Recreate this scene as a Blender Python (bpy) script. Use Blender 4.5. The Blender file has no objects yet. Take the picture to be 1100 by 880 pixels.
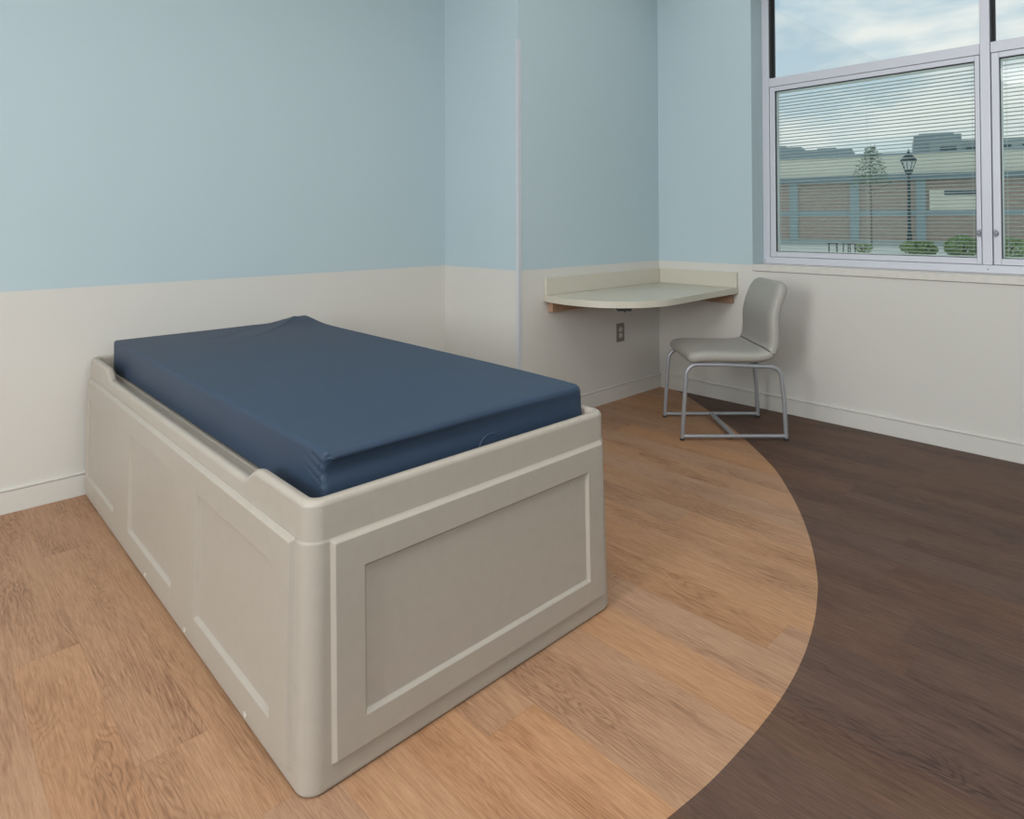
import bpy, bmesh, math, random
from mathutils import Vector, Matrix
random.seed(7)
S = bpy.context.scene
COL = S.collection
PI = math.pi

# ------------------------------------------------------------------ camera
FPX, PPY, PITCH, YAW, ROLL = 699.96, 227.9, 0.870, 46.533, -0.1705
CAM = Vector((-3.9903, -2.6758, 1.18))
y_, p_, r_ = map(math.radians, (YAW, PITCH, ROLL))
F = Vector((math.cos(p_)*math.cos(y_), math.cos(p_)*math.sin(y_), math.sin(p_)))
R = Vector((math.sin(y_), -math.cos(y_), 0)); U = R.cross(F)
R2 = R*math.cos(r_)+U*math.sin(r_); U2 = -R*math.sin(r_)+U*math.cos(r_)
cd = bpy.data.cameras.new('camera'); cam = bpy.data.objects.new('camera', cd); COL.objects.link(cam)
cam.matrix_world = Matrix(((R2.x, U2.x, -F.x, CAM.x), (R2.y, U2.y, -F.y, CAM.y), (R2.z, U2.z, -F.z, CAM.z), (0, 0, 0, 1)))
cd.sensor_fit = 'HORIZONTAL'; cd.sensor_width = 36; cd.lens = FPX*36/1100
cd.shift_y = -(440-PPY)/1100
cd.clip_start = .05; cd.clip_end = 500
S.camera = cam

# ------------------------------------------------------------------ exposure, world, lights
S.view_settings.view_transform = 'Standard'; S.view_settings.look = 'None'
S.view_settings.gamma = 1; S.view_settings.use_curve_mapping = False
S.view_settings.exposure = 0.0
SKY = 1.0
LIGHTS = [  # name, location, target, size x, size y, power, colour
    ('overhead_fill_window', (-1.75, -1.6, 2.93), (-1.75, -1.6, 0), 3.2, 2.6, 20, (1, .99, .97)),  # added overhead fill that lifts the alcove and desk, no fixture behind it
    ('overhead_fill_bed', (-3.6, -2.2, 2.93), (-3.6, -2.2, 0), 1.2, 1.2, 32, (1, .99, .97)),  # unseen fill added above the bed for more light from the top
    ('overhead_fill_left', (-5.5, -1.6, 2.93), (-5.5, -1.6, 0), 1.2, 1.2, 20, (1, .99, .97)),  # extra overhead fill on the left, added without a lamp fixture
    ('left_key', (-8.0, -1.95, 1.95), (0, .0, 1.95), 1.0, 2.0, 152, (.99, 1, 1)),  # added key from the left, the wall there has no opening
    ('fill_behind', (-3.0, -4.5, 1.9), (-1.4, 0, 1.9), 2.4, 1.4, 38, (1, 1, 1)),  # added fill behind the camera, brightens the faces turned towards it
    ('corner_fill', (-5.5, -4.2, 2.6), (-1.5, 0, 1.6), 1.6, 1.0, 31, (1, 1, 1)),  # added fill from the rear left corner, evens out the walls
]
def aim(o, tgt):
    d = Vector(tgt)-o.location
    o.rotation_euler = d.to_track_quat('-Z', 'Y').to_euler()
for n, loc, tgt, sx, sy, pw, c in LIGHTS:
    l = bpy.data.lights.new(n, 'AREA'); l.shape = 'RECTANGLE'; l.size = sx; l.size_y = sy
    l.energy = pw; l.color = c
    o = bpy.data.objects.new(n, l); COL.objects.link(o); o.location = loc; aim(o, tgt)

w = bpy.data.worlds.new('sky'); S.world = w; w.use_nodes = True
nt = w.node_tree; nt.nodes.clear()
def N(nt, t, **kw):
    n = nt.nodes.new(t)
    for k, v in kw.items():
        if k.startswith('i_'):
            n.inputs[k[2:].replace('_', ' ')].default_value = v
        else: setattr(n, k, v)
    return n
def ramp(nt, stops, interp='LINEAR'):
    r = nt.nodes.new('ShaderNodeValToRGB'); r.color_ramp.interpolation = interp
    e = r.color_ramp.elements
    while len(e) < len(stops): e.new(.5)
    for el, (p, c) in zip(e, stops):
        el.position = p; el.color = (*c, 1) if len(c) == 3 else c
    return r
def srgb(r, g, b):
    f = lambda c: (c/255/12.92) if c/255 <= .04045 else ((c/255+.055)/1.055)**2.4
    return (f(r), f(g), f(b))
tc = N(nt, 'ShaderNodeTexCoord'); mp = N(nt, 'ShaderNodeMapping'); mp.inputs['Scale'].default_value = (1.2, 1.2, 4.2)
mp.inputs['Location'].default_value = (.35, .6, .2)
nt.links.new(tc.outputs['Generated'], mp.inputs['Vector'])
nz = N(nt, 'ShaderNodeTexNoise', i_Scale=3.2, i_Detail=7.0, i_Roughness=.52, i_Distortion=.35)
nt.links.new(mp.outputs['Vector'], nz.inputs['Vector'])
cr = ramp(nt, [(.43, (0, 0, 0)), (.58, (1, 1, 1))]); nt.links.new(nz.outputs['Fac'], cr.inputs['Fac'])
sx_ = N(nt, 'ShaderNodeSeparateXYZ'); nt.links.new(tc.outputs['Generated'], sx_.inputs[0])
gr = ramp(nt, [(0.0, srgb(222, 230, 230)), (.2, srgb(192, 213, 225)), (.5, srgb(158, 192, 210)), (1, srgb(110, 150, 185))])
nt.links.new(sx_.outputs['Z'], gr.inputs['Fac'])
mx = N(nt, 'ShaderNodeMixRGB'); nt.links.new(cr.outputs['Color'], mx.inputs['Fac'])
nt.links.new(gr.outputs['Color'], mx.inputs['Color1']); mx.inputs['Color2'].default_value = (*srgb(240, 242, 239), 1)
bg = N(nt, 'ShaderNodeBackground'); bg.inputs['Strength'].default_value = SKY*1.0
nt.links.new(mx.outputs['Color'], bg.inputs['Color'])
wo = N(nt, 'ShaderNodeOutputWorld'); nt.links.new(bg.outputs[0], wo.inputs[0])

# ------------------------------------------------------------------ materials
def new_mat(name):
    m = bpy.data.materials.new(name); m.use_nodes = True
    return m, m.node_tree, m.node_tree.nodes['Principled BSDF']
def mat(name, col, rough=.5, metal=0, noise=0.0, nscale=8, bump=0.0, bscale=200, spec=.5, coat=0.0):
    m, nt, b = new_mat(name)
    b.inputs['Base Color'].default_value = (*col, 1); b.inputs['Roughness'].default_value = rough
    b.inputs['Metallic'].default_value = metal; b.inputs['Specular IOR Level'].default_value = spec
    b.inputs['Coat Weight'].default_value = coat
    t = N(nt, 'ShaderNodeTexCoord')
    if noise:
        n = N(nt, 'ShaderNodeTexNoise', i_Scale=nscale, i_Detail=4.0); nt.links.new(t.outputs['Object'], n.inputs['Vector'])
        r = ramp(nt, [(.3, tuple(c*(1-noise) for c in col)), (.7, tuple(min(1, c*(1+noise)) for c in col))])
        nt.links.new(n.outputs['Fac'], r.inputs['Fac']); nt.links.new(r.outputs['Color'], b.inputs['Base Color'])
    if bump:
        n = N(nt, 'ShaderNodeTexNoise', i_Scale=bscale, i_Detail=3.0); nt.links.new(t.outputs['Object'], n.inputs['Vector'])
        bp = N(nt, 'ShaderNodeBump', i_Strength=bump, i_Distance=.002)
        nt.links.new(n.outputs['Fac'], bp.inputs['Height']); nt.links.new(bp.outputs['Normal'], b.inputs['Normal'])
    return m

BLUE = srgb(172, 190, 196); CREAM = srgb(199, 197, 191)
def wall_mat():
    m, nt, b = new_mat('painted wall blue over cream')
    b.inputs['Roughness'].default_value = .62; b.inputs['Specular IOR Level'].default_value = .3
    t = N(nt, 'ShaderNodeTexCoord'); s = N(nt, 'ShaderNodeSeparateXYZ'); nt.links.new(t.outputs['Object'], s.inputs[0])
    g = N(nt, 'ShaderNodeMath', operation='GREATER_THAN'); g.inputs[1].default_value = .9007
    nt.links.new(s.outputs['Z'], g.inputs[0])
    x = N(nt, 'ShaderNodeMixRGB'); x.inputs['Color1'].default_value = (*CREAM, 1); x.inputs['Color2'].default_value = (*BLUE, 1)
    nt.links.new(g.outputs[0], x.inputs['Fac']); nt.links.new(x.outputs[0], b.inputs['Base Color'])
    n = N(nt, 'ShaderNodeTexNoise', i_Scale=260.0, i_Detail=3.0); nt.links.new(t.outputs['Object'], n.inputs['Vector'])
    n2 = N(nt, 'ShaderNodeTexNoise', i_Scale=14.0, i_Detail=3.0); nt.links.new(t.outputs['Object'], n2.inputs['Vector'])
    ad = N(nt, 'ShaderNodeMath', operation='ADD'); nt.links.new(n.outputs['Fac'], ad.inputs[0]); nt.links.new(n2.outputs['Fac'], ad.inputs[1])
    bp = N(nt, 'ShaderNodeBump', i_Strength=.07, i_Distance=.002); nt.links.new(ad.outputs[0], bp.inputs['Height'])
    nt.links.new(bp.outputs['Normal'], b.inputs['Normal'])
    return m
def plank_mat(name, light):
    PW, PL = .152, 1.22
    m, nt, b = new_mat(name)
    L = nt.links.new
    def M(op, a, bb=None, c=None):
        n = N(nt, 'ShaderNodeMath', operation=op)
        for i, v in enumerate((a, bb, c)):
            if v is None: continue
            if isinstance(v, (int, float)): n.inputs[i].default_value = v
            else: L(v, n.inputs[i])
        return n.outputs[0]
    t = N(nt, 'ShaderNodeTexCoord'); s = N(nt, 'ShaderNodeSeparateXYZ'); L(t.outputs['Object'], s.inputs[0])
    X, Y = s.outputs['X'], s.outputs['Y']
    u = M('DIVIDE', M('ADD', X, 3.45), PW); iu = M('FLOOR', u); fu = M('FRACT', u)
    wn = N(nt, 'ShaderNodeTexWhiteNoise', noise_dimensions='1D'); L(iu, wn.inputs['W'])
    v = M('ADD', M('DIVIDE', Y, PL), M('MULTIPLY', wn.outputs['Value'], 5.37)); iv = M('FLOOR', v); fv = M('FRACT', v)
    wn2 = N(nt, 'ShaderNodeTexWhiteNoise', noise_dimensions='2D'); cc = N(nt, 'ShaderNodeCombineXYZ')
    L(iu, cc.inputs[0]); L(iv, cc.inputs[1]); L(cc.outputs[0], wn2.inputs['Vector'])
    rnd = wn2.outputs['Value']
    # board-local grain coordinates
    gc = N(nt, 'ShaderNodeCombineXYZ')
    L(M('MULTIPLY', X, 1.0), gc.inputs[0]); L(M('MULTIPLY', Y, .055), gc.inputs[1]); L(M('MULTIPLY', rnd, 37.0), gc.inputs[2])
    fine = N(nt, 'ShaderNodeTexNoise', i_Scale=210.0, i_Detail=9.0, i_Roughness=.74); L(gc.outputs[0], fine.inputs['Vector'])
    big = N(nt, 'ShaderNodeTexNoise', i_Scale=9.0, i_Detail=3.0, i_Roughness=.5, i_Distortion=.5); 
    gb = N(nt, 'ShaderNodeCombineXYZ')
    L(X, gb.inputs[0]); L(M('MULTIPLY', Y, .13), gb.inputs[1]); L(M('MULTIPLY', rnd, 29.0), gb.inputs[2])
    L(gb.outputs[0], big.inputs['Vector'])
    # growth rings: bands of the big noise (cathedral figure)
    rings = M('POWER', M('MULTIPLY', M('ADD', M('SINE', M('MULTIPLY', big.outputs['Fac'], 190.0)), 1.0), .5), 2.0)
    zone = N(nt, 'ShaderNodeTexNoise', i_Scale=5.0, i_Detail=2.0); 
    zc = N(nt, 'ShaderNodeCombineXYZ'); L(M('MULTIPLY', X, 1.4), zc.inputs[0]); L(M('MULTIPLY', Y, .32), zc.inputs[1]); L(M('MULTIPLY', rnd, 11.0), zc.inputs[2])
    L(zc.outputs[0], zone.inputs['Vector'])
    zr = ramp(nt, [(.44, (0, 0, 0)), (.66, (1, 1, 1))]); L(zone.outputs['Fac'], zr.inputs['Fac'])
    fig = M('MULTIPLY', M('MULTIPLY', rings, zr.outputs['Color']), .17)
    fac = M('ADD', M('MULTIPLY', M('SUBTRACT', fine.outputs['Fac'], .16), 1.15), fig)
    fac = M('ADD', fac, M('MULTIPLY', zr.outputs['Color'], .10))
    if light:
        rr = ramp(nt, [(.22, srgb(176, 141, 111)), (.42, srgb(162, 126, 98)), (.60, srgb(145, 110, 84)), (.85, srgb(110, 81, 61))])
    else:
        rr = ramp(nt, [(.20, srgb(104, 81, 68)), (.42, srgb(88, 67, 56)), (.60, srgb(74, 55, 47)), (.85, srgb(47, 35, 31))])
    L(fac, rr.inputs['Fac'])
    hs = N(nt, 'ShaderNodeHueSaturation'); L(rr.outputs['Color'], hs.inputs['Color'])
    L(M('ADD', M('MULTIPLY', rnd, .10), .95), hs.inputs['Value'])
    L(M('ADD', M('MULTIPLY', wn2.outputs['Value'], .18), .92), hs.inputs['Saturation'])
    # bevelled seams
    du = M('MULTIPLY', M('MINIMUM', fu, M('SUBTRACT', 1.0, fu)), PW)
    dv = M('MULTIPLY', M('MINIMUM', fv, M('SUBTRACT', 1.0, fv)), PL)
    seam = M('LESS_THAN', M('MINIMUM', du, dv), .0009)
    mx = N(nt, 'ShaderNodeMixRGB', blend_type='MULTIPLY'); mx.inputs['Color2'].default_value = (.88, .85, .83, 1)
    L(seam, mx.inputs['Fac']); L(hs.outputs['Color'], mx.inputs['Color1'])
    L(mx.outputs['Color'], b.inputs['Base Color'])
    b.inputs['Roughness'].default_value = .5; b.inputs['Specular IOR Level'].default_value = .25
    bp = N(nt, 'ShaderNodeBump', i_Strength=.25, i_Distance=.0015)
    L(M('SUBTRACT', M('MULTIPLY', fine.outputs['Fac'], -1.0), M('MULTIPLY', seam, .6)), bp.inputs['Height'])
    L(bp.outputs['Normal'], b.inputs['Normal'])
    return m
def brick_mat():
    m, nt, b = new_mat('brown brick')
    t = N(nt, 'ShaderNodeTexCoord'); s = N(nt, 'ShaderNodeSeparateXYZ'); c = N(nt, 'ShaderNodeCombineXYZ')
    nt.links.new(t.outputs['Object'], s.inputs[0]); nt.links.new(s.outputs['X'], c.inputs[0]); nt.links.new(s.outputs['Z'], c.inputs[1])
    k = N(nt, 'ShaderNodeTexBrick'); nt.links.new(c.outputs[0], k.inputs['Vector'])
    k.inputs['Scale'].default_value = 1; k.inputs['Brick Width'].default_value = .22; k.inputs['Row Height'].default_value = .075
    k.inputs['Mortar Size'].default_value = .008
    k.inputs['Color1'].default_value = (*srgb(184, 162, 148), 1); k.inputs['Color2'].default_value = (*srgb(168, 144, 132), 1)
    k.inputs['Mortar'].default_value = (*srgb(165, 155, 145), 1)
    nt.links.new(k.outputs['Color'], b.inputs['Base Color']); b.inputs['Roughness'].default_value = .9
    return m
def glass_mat(name, tint, refl):
    m, nt, b = new_mat(name); nt.nodes.remove(b)
    out = nt.nodes['Material Output']
    tr = N(nt, 'ShaderNodeBsdfTransparent'); tr.inputs['Color'].default_value = (*tint, 1)
    gl = N(nt, 'ShaderNodeBsdfGlossy'); gl.inputs['Roughness'].default_value = .01
    fr = N(nt, 'ShaderNodeFresnel', i_IOR=refl); mx = N(nt, 'ShaderNodeMixShader')
    nt.links.new(fr.outputs[0], mx.inputs[0]); nt.links.new(tr.outputs[0], mx.inputs[1]); nt.links.new(gl.outputs[0], mx.inputs[2])
    nt.links.new(mx.outputs[0], out.inputs['Surface'])
    return m

MW = wall_mat()
M_CREAM = mat('cream baseboard paint', CREAM, .5)
M_CEIL = mat('white ceiling', srgb(226, 226, 222), .8, bump=.2, bscale=90)
M_LIGHT = plank_mat('light oak vinyl planks', True)
M_DARK = plank_mat('dark walnut vinyl planks', False)
M_BED = mat('moulded beige plastic', srgb(161, 154, 144), .42, noise=.02, nscale=30, bump=.12, bscale=600, spec=.45)
M_MATT = mat('navy vinyl', srgb(44, 60, 80), .50, noise=.03, nscale=6, bump=.05, bscale=900, spec=.34)
M_SEAM = mat('navy seam thread', srgb(48, 66, 88), .6)
M_DESK = mat('sage solid surface', srgb(190, 186, 172), .38, noise=.03, nscale=300)
M_WOOD = mat('raw plywood cleat', srgb(164, 132, 108), .7, noise=.08, nscale=60)
M_BLACK = mat('black steel', srgb(32, 32, 34), .5)
M_CHAIR = mat('grey vinyl upholstery', srgb(155, 153, 146), .48, noise=.03, nscale=60, bump=.25, bscale=500)
M_TUBE = mat('silver painted steel tube', srgb(158, 161, 166), .36, metal=.35, spec=.6)
M_GLIDE = mat('dark rubber', srgb(45, 45, 46), .7)
M_ALU = mat('satin aluminium', srgb(192, 195, 200), .38, metal=.1, noise=.02, nscale=20)
M_FRAME = mat('pale silver window paint', srgb(193, 195, 204), .42, metal=.1)
M_GASKET = mat('black gasket', srgb(24, 27, 30), .6)
M_SILL = mat('cream stone sill', srgb(200, 197, 190), .4, noise=.05, nscale=24)
M_GLASS = glass_mat('clear glass', (.965, .985, .98), 1.45)
M_GLASSB = glass_mat('greenish double glass', (.93, .965, .955), 1.45)
M_SLAT = mat('white blind slat', srgb(214, 220, 218), .45)
M_STEEL = mat('brushed steel plate', srgb(134, 130, 122), .38, metal=.6)
M_RECEP = mat('beige receptacle', srgb(196, 190, 176), .5)
M_LATCH = mat('chrome latch', srgb(120, 122, 128), .4, metal=.7)
M_BRICK = brick_mat()
M_BCREAM = mat('cream render', srgb(232, 228, 212), .9, noise=.03, nscale=1)
M_BBLUE = mat('blue grey metal panel', srgb(122, 140, 148), .6)
M_BPIL = mat('pale blue pilaster', srgb(148, 168, 174), .7)
M_BGREY = mat('slate grey roof plant cladding', srgb(150, 166, 173), .8)
M_BGREY2 = mat('light grey render', srgb(165, 178, 180), .8)
M_DGLASS = mat('dark window glass', srgb(70, 88, 98), .2)
M_PAVE = mat('pale concrete paving', srgb(226, 227, 220), .9, noise=.06, nscale=2)
M_LEAF = mat('green leaves', srgb(140, 166, 104), .7, noise=.35, nscale=12)
M_LEAF2 = mat('dark green conifer leaves', srgb(104, 128, 96), .7, noise=.3, nscale=12)
M_BARK = mat('bark', srgb(84, 70, 58), .9)
M_LAMP = mat('dark green cast iron', srgb(38, 58, 62), .5)
M_LGLASS = mat('frosted lantern glass', srgb(225, 228, 222), .4)

# ------------------------------------------------------------------ mesh helpers
def obj(name, bm, m, parent=None, smooth=False, loc=None, recalc=True, wn=False):
    if recalc: bmesh.ops.recalc_face_normals(bm, faces=bm.faces)
    me = bpy.data.meshes.new(name); bm.to_mesh(me); bm.free()
    for mm in (m if isinstance(m, (list, tuple)) else [m]): me.materials.append(mm)
    o = bpy.data.objects.new(name, me); COL.objects.link(o)
    if parent: o.parent = parent
    if loc: o.location = loc
    if wn:
        wm = o.modifiers.new('weighted', 'WEIGHTED_NORMAL'); wm.mode = 'FACE_AREA'; wm.weight = 100; wm.keep_sharp = True
    if smooth:
        for p in me.polygons: p.use_smooth = True
        if smooth != 'all': me.set_sharp_from_angle(angle=math.radians(38))
    return o
def struct(o): o['kind'] = 'structure'; return o
def tag(o, label, cat, group=None):
    o['label'] = label; o['category'] = cat
    if group: o['group'] = group
    return o
def empty(name, loc=(0, 0, 0), rz=0):
    o = bpy.data.objects.new(name, None); COL.objects.link(o); o.location = loc; o.rotation_euler = (0, 0, rz)
    o.empty_display_size = .1
    return o
def add_box(bm, a, b, bev=0.0, seg=2, xf=None, mi=0):
    x0, y0, z0 = (min(a[i], b[i]) for i in range(3)); x1, y1, z1 = (max(a[i], b[i]) for i in range(3))
    t = bmesh.new()
    vs = [t.verts.new(p) for p in ((x0, y0, z0), (x1, y0, z0), (x1, y1, z0), (x0, y1, z0), (x0, y0, z1), (x1, y0, z1), (x1, y1, z1), (x0, y1, z1))]
    for f in ((0, 3, 2, 1), (4, 5, 6, 7), (0, 1, 5, 4), (1, 2, 6, 5), (2, 3, 7, 6), (3, 0, 4, 7)): t.faces.new([vs[i] for i in f])
    if bev: bmesh.ops.bevel(t, geom=list(t.edges), offset=bev, segments=seg, profile=.5, affect='EDGES')
    merge(bm, t, xf, mi)
def merge(bm, t, xf=None, mi=0):
    t.verts.ensure_lookup_table(); t.verts.index_update()
    nv = [bm.verts.new(xf @ v.co if xf is not None else v.co) for v in t.verts]
    for f in t.faces:
        try:
            nf = bm.faces.new([nv[v.index] for v in f.verts]); nf.material_index = mi
        except ValueError: pass
    t.free()
def add_cyl(bm, p0, p1, r0, r1=None, n=16, cap=True):
    add_tube(bm, [p0, p1], r0 if r1 is None else [r0, r1], n, cap)
def add_tube(bm, pts, r, n=12, cap=True):
    pts = [Vector(p) for p in pts]; k = len(pts); rs = r if isinstance(r, (list, tuple)) else [r]*k
    t0 = (pts[1]-pts[0]).normalized(); up = Vector((0, 0, 1)) if abs(t0.z) < .9 else Vector((1, 0, 0))
    a = t0.cross(up).normalized(); rings = []
    for i, p in enumerate(pts):
        t = (pts[min(i+1, k-1)]-pts[max(i-1, 0)]).normalized()
        a = (a-t*a.dot(t)).normalized(); b = t.cross(a)
        rings.append([bm.verts.new(p+(a*math.cos(2*PI*j/n)+b*math.sin(2*PI*j/n))*rs[i]) for j in range(n)])
    for i in range(k-1):
        for j in range(n): bm.faces.new((rings[i][j], rings[i][(j+1) % n], rings[i+1][(j+1) % n], rings[i+1][j]))
    if cap:
        bm.faces.new(rings[0][::-1]); bm.faces.new(rings[-1])
def add_lathe(bm, prof, c=(0, 0, 0), n=24, axis='z'):
    rings = []
    for r, z in prof:
        ring = []
        for j in range(n):
            a = 2*PI*j/n; x, y = max(r, 1e-5)*math.cos(a), max(r, 1e-5)*math.sin(a)
            p = {'z': (x, y, z), 'x': (z, x, y), 'y': (x, z, y)}[axis]
            ring.append(bm.verts.new(Vector(p)+Vector(c)))
        rings.append(ring)
    for i in range(len(rings)-1):
        for j in range(n): bm.faces.new((rings[i][j], rings[i][(j+1) % n], rings[i+1][(j+1) % n], rings[i+1][j]))
    bm.faces.new(rings[0][::-1]); bm.faces.new(rings[-1])
def add_prism(bm, poly, z0, z1, bev=0.0, seg=2):
    t = bmesh.new()
    lo = [t.verts.new((x, y, z0)) for x, y in poly]; hi = [t.verts.new((x, y, z1)) for x, y in poly]; n = len(poly)
    t.faces.new(lo[::-1]); top = t.faces.new(hi)
    for i in range(n): t.faces.new((lo[i], lo[(i+1) % n], hi[(i+1) % n], hi[i]))
    if bev:
        es = [e for e in t.edges if abs(e.verts[0].co.z-e.verts[1].co.z) < 1e-6]
        bmesh.ops.bevel(t, geom=es, offset=bev, segments=seg, profile=.5, affect='EDGES')
    merge(bm, t)
def catmull(pts, sub=8, closed=False):
    out = []; n = len(pts); P = [Vector(p) for p in pts]
    rng = range(n if closed else n-1)
    for i in rng:
        p0 = P[(i-1) % n] if (closed or i > 0) else P[0]*2-P[1]
        p1 = P[i]; p2 = P[(i+1) % n]; p3 = P[(i+2) % n] if (closed or i+2 < n) else P[-1]*2-P[-2]
        for s in range(sub):
            t = s/sub
            out.append(.5*((2*p1)+(-p0+p2)*t+(2*p0-5*p1+4*p2-p3)*t*t+(-p0+3*p1-3*p2+p3)*t*t*t))
    if not closed: out.append(P[-1])
    return out
def fillet(pts, rad, n=7):
    P = [Vector(p) for p in pts]; out = [P[0]]
    rads = rad if isinstance(rad, (list, tuple)) else [rad]*(len(P)-2)
    for i in range(1, len(P)-1):
        a = (P[i-1]-P[i]).normalized(); b = (P[i+1]-P[i]).normalized(); ang = a.angle(b)
        d = rads[i-1]/math.tan(ang/2); c = P[i]+(a+b).normalized()*(rads[i-1]/math.sin(ang/2))
        s = P[i]+a*d-c; e = P[i]+b*d-c
        for k in range(n+1):
            th = s.angle(e, 0.0)
            f = k/n
            out.append(c+((s*math.sin((1-f)*th)+e*math.sin(f*th))/math.sin(th) if th > 1e-4 else s))
    out.append(P[-1]); return out
def sm(t): t = max(0., min(1., t)); return t*t*(3-2*t)

# ------------------------------------------------------------------ room shell
XS, YW = -1.402, .687          # step of the back wall
XL, YB, ZC = -8.2, -4.6, 2.95  # left wall, wall behind the camera, ceiling
T = .12
bm = bmesh.new(); add_box(bm, (XL, YW, 0), (XS, YW+T, ZC)); struct(obj('wall_back', bm, MW))
bm = bmesh.new(); add_box(bm, (XS, 0, 0), (0, YW+T, ZC)); struct(obj('wall_alcove', bm, MW))
bm = bmesh.new(); add_box(bm, (XL-T, YB-T, 0), (XL, YW+T, ZC)); struct(obj('wall_left', bm, MW))
bm = bmesh.new(); add_box(bm, (XL, YB-T, 0), (.32, YB, ZC)); struct(obj('wall_front', bm, MW))
WY0, WY1, WZ0, WZ1 = -.7045, -3.35, .862, 2.72     # window opening
bm = bmesh.new()
TW = .32
add_box(bm, (0, 0, 0), (TW, YW+T, ZC)); add_box(bm, (0, WY0, 0), (TW, 0, ZC))
add_box(bm, (0, WY1, 0), (TW, WY0, WZ0)); add_box(bm, (0, WY1, WZ1), (TW, WY0, ZC)); add_box(bm, (0, YB, 0), (TW, WY1, ZC))
struct(obj('wall_right', bm, MW))
bm = bmesh.new(); add_box(bm, (XL-T, YB-T, ZC), (TW, YW+T, ZC+.1)); struct(obj('ceiling', bm, M_CEIL))

# floor: the light boards end along a sweeping curve, the dark boards take over
curve = [(.01, -.085), (-.067, -.237), (-.20, -.425), (-.38, -.66), (-.572, -.895), (-.894, -1.228), (-1.12, -1.41), (-1.33, -1.555), (-1.548, -1.684), (-1.756, -1.787),
         (-1.892, -1.84), (-2.035, -1.885), (-2.21, -1.925), (-2.40, -1.949), (-2.60, -1.955), (-2.80, -1.945), (-3.05, -1.90), (-3.4, -1.77), (-3.9, -1.48), (-4.5, -.98), (-5.1, -.30), (-5.55, .3), (-5.9, .787)]
cp = [(v.x, v.y) for v in catmull([(a, b, 0) for a, b in curve], 8)]
cp = [p for p in cp if p[1] < YW+.095]
bm = bmesh.new()
def fquad(a, b, ya, yb, yc, mi):       # strip between two curve stations and a straight edge
    f = bm.faces.new([bm.verts.new(v) for v in ((a, ya, 0), (b, yb, 0), (b, yc, 0), (a, yc, 0))]); f.material_index = mi
for (xa, ya), (xb, yb) in zip(cp, cp[1:]):
    fquad(xa, xb, ya, yb, YW+.1, 0); fquad(xa, xb, ya, yb, YB-.1, 1)
fquad(cp[-1][0], XL-.1, YW+.1, YW+.1, YB-.1, 1)
bmesh.ops.triangulate(bm, faces=[f for f in bm.faces if len(f.verts) > 4])
for f in bm.faces:
    f.normal_update()
    if abs(f.calc_center_median().z) < 1e-4 and f.normal.z < 0: f.normal_flip()
struct(obj('floor', bm, [M_LIGHT, M_DARK], recalc=False))

# baseboards: moulded profile swept along the wall foot
def baseboard(name, p0, p1, nrm):
    prof = [(0, 0), (.0125, 0), (.0125, .0875), (.0075, .0885), (.0075, .0905), (.0135, .0915), (.014, .0955), (.0125, .0995), (.008, .1015), (0, .1015)]
    bm = bmesh.new(); rings = []
    for p in (p0, p1):
        rings.append([bm.verts.new((p[0]+nrm[0]*d, p[1]+nrm[1]*d, z)) for d, z in prof])
    n = len(prof)
    for j in range(n): bm.faces.new((rings[0][j], rings[0][(j+1) % n], rings[1][(j+1) % n], rings[1][j]))
    bm.faces.new(rings[0]); bm.faces.new(rings[1][::-1])
    return struct(obj(name, bm, M_CREAM))
g = .0145
baseboard('baseboard_back', (XL, YW), (XS, YW), (0, -1))
baseboard('baseboard_step', (XS, -g), (XS, YW-g), (-1, 0))
baseboard('baseboard_alcove', (XS, 0), (0, 0), (0, -1))
baseboard('baseboard_right', (0, -g), (0, YB), (-1, 0))
baseboard('baseboard_left', (XL, YW-g), (XL, YB), (1, 0))
baseboard('baseboard_front', (XL+g, YB), (-g, YB), (0, 1))

# aluminium corner guard on the outer corner of the step
bm = bmesh.new(); W_ = .019; th = .0022
poly = [(XS-th, -th), (XS+W_, -th), (XS+W_, 0), (XS, 0), (XS, W_), (XS-th, W_)]
add_prism(bm, poly, .1025, 2.229)
tag(obj('corner_guard', bm, M_ALU), 'slim vertical aluminium guard strip on the projecting wall corner behind the bed', 'corner guard')

# ------------------------------------------------------------------ window
XF = .15                                 # frame face
win = struct(empty('window_1', (XF, -1.913, .9)))
WO = Vector((XF, -1.913, .9))
def wpart(name, bm, m, parent=None, **k):
    for v in bm.verts: v.co -= WO
    o = obj(name, bm, m, **k); o.parent = parent or win
    return o
ML0, ML1 = -1.891, -1.935                # mullion
TZ0, TZ1 = 2.055, 2.112                  # transom
SILLZ = .905
bm = bmesh.new()
b_ = .0025
add_box(bm, (XF, WY0, SILLZ), (XF+.10, WY0-.045, WZ1), b_)
add_box(bm, (XF, WY1, SILLZ), (XF+.10, WY1+.045, WZ1), b_)
add_box(bm, (XF, WY0-.045, SILLZ), (XF+.10, WY1+.045, .948), b_)
add_box(bm, (XF, WY0-.045, WZ1-.05), (XF+.10, WY1+.045, WZ1), b_)
wpart('window_frame', bm, M_FRAME)
bm = bmesh.new(); add_box(bm, (XF-.004, ML0, .949), (XF+.10, ML1, WZ1-.051), b_); wpart('mullion', bm, M_FRAME)
JL, JR = WY0-.046, WY1+.046
bays = [(JL, ML0-.001+.002), (ML1-.001, JR)]
bays = [(JL, ML0+.001), (ML1-.001, JR)]
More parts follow.
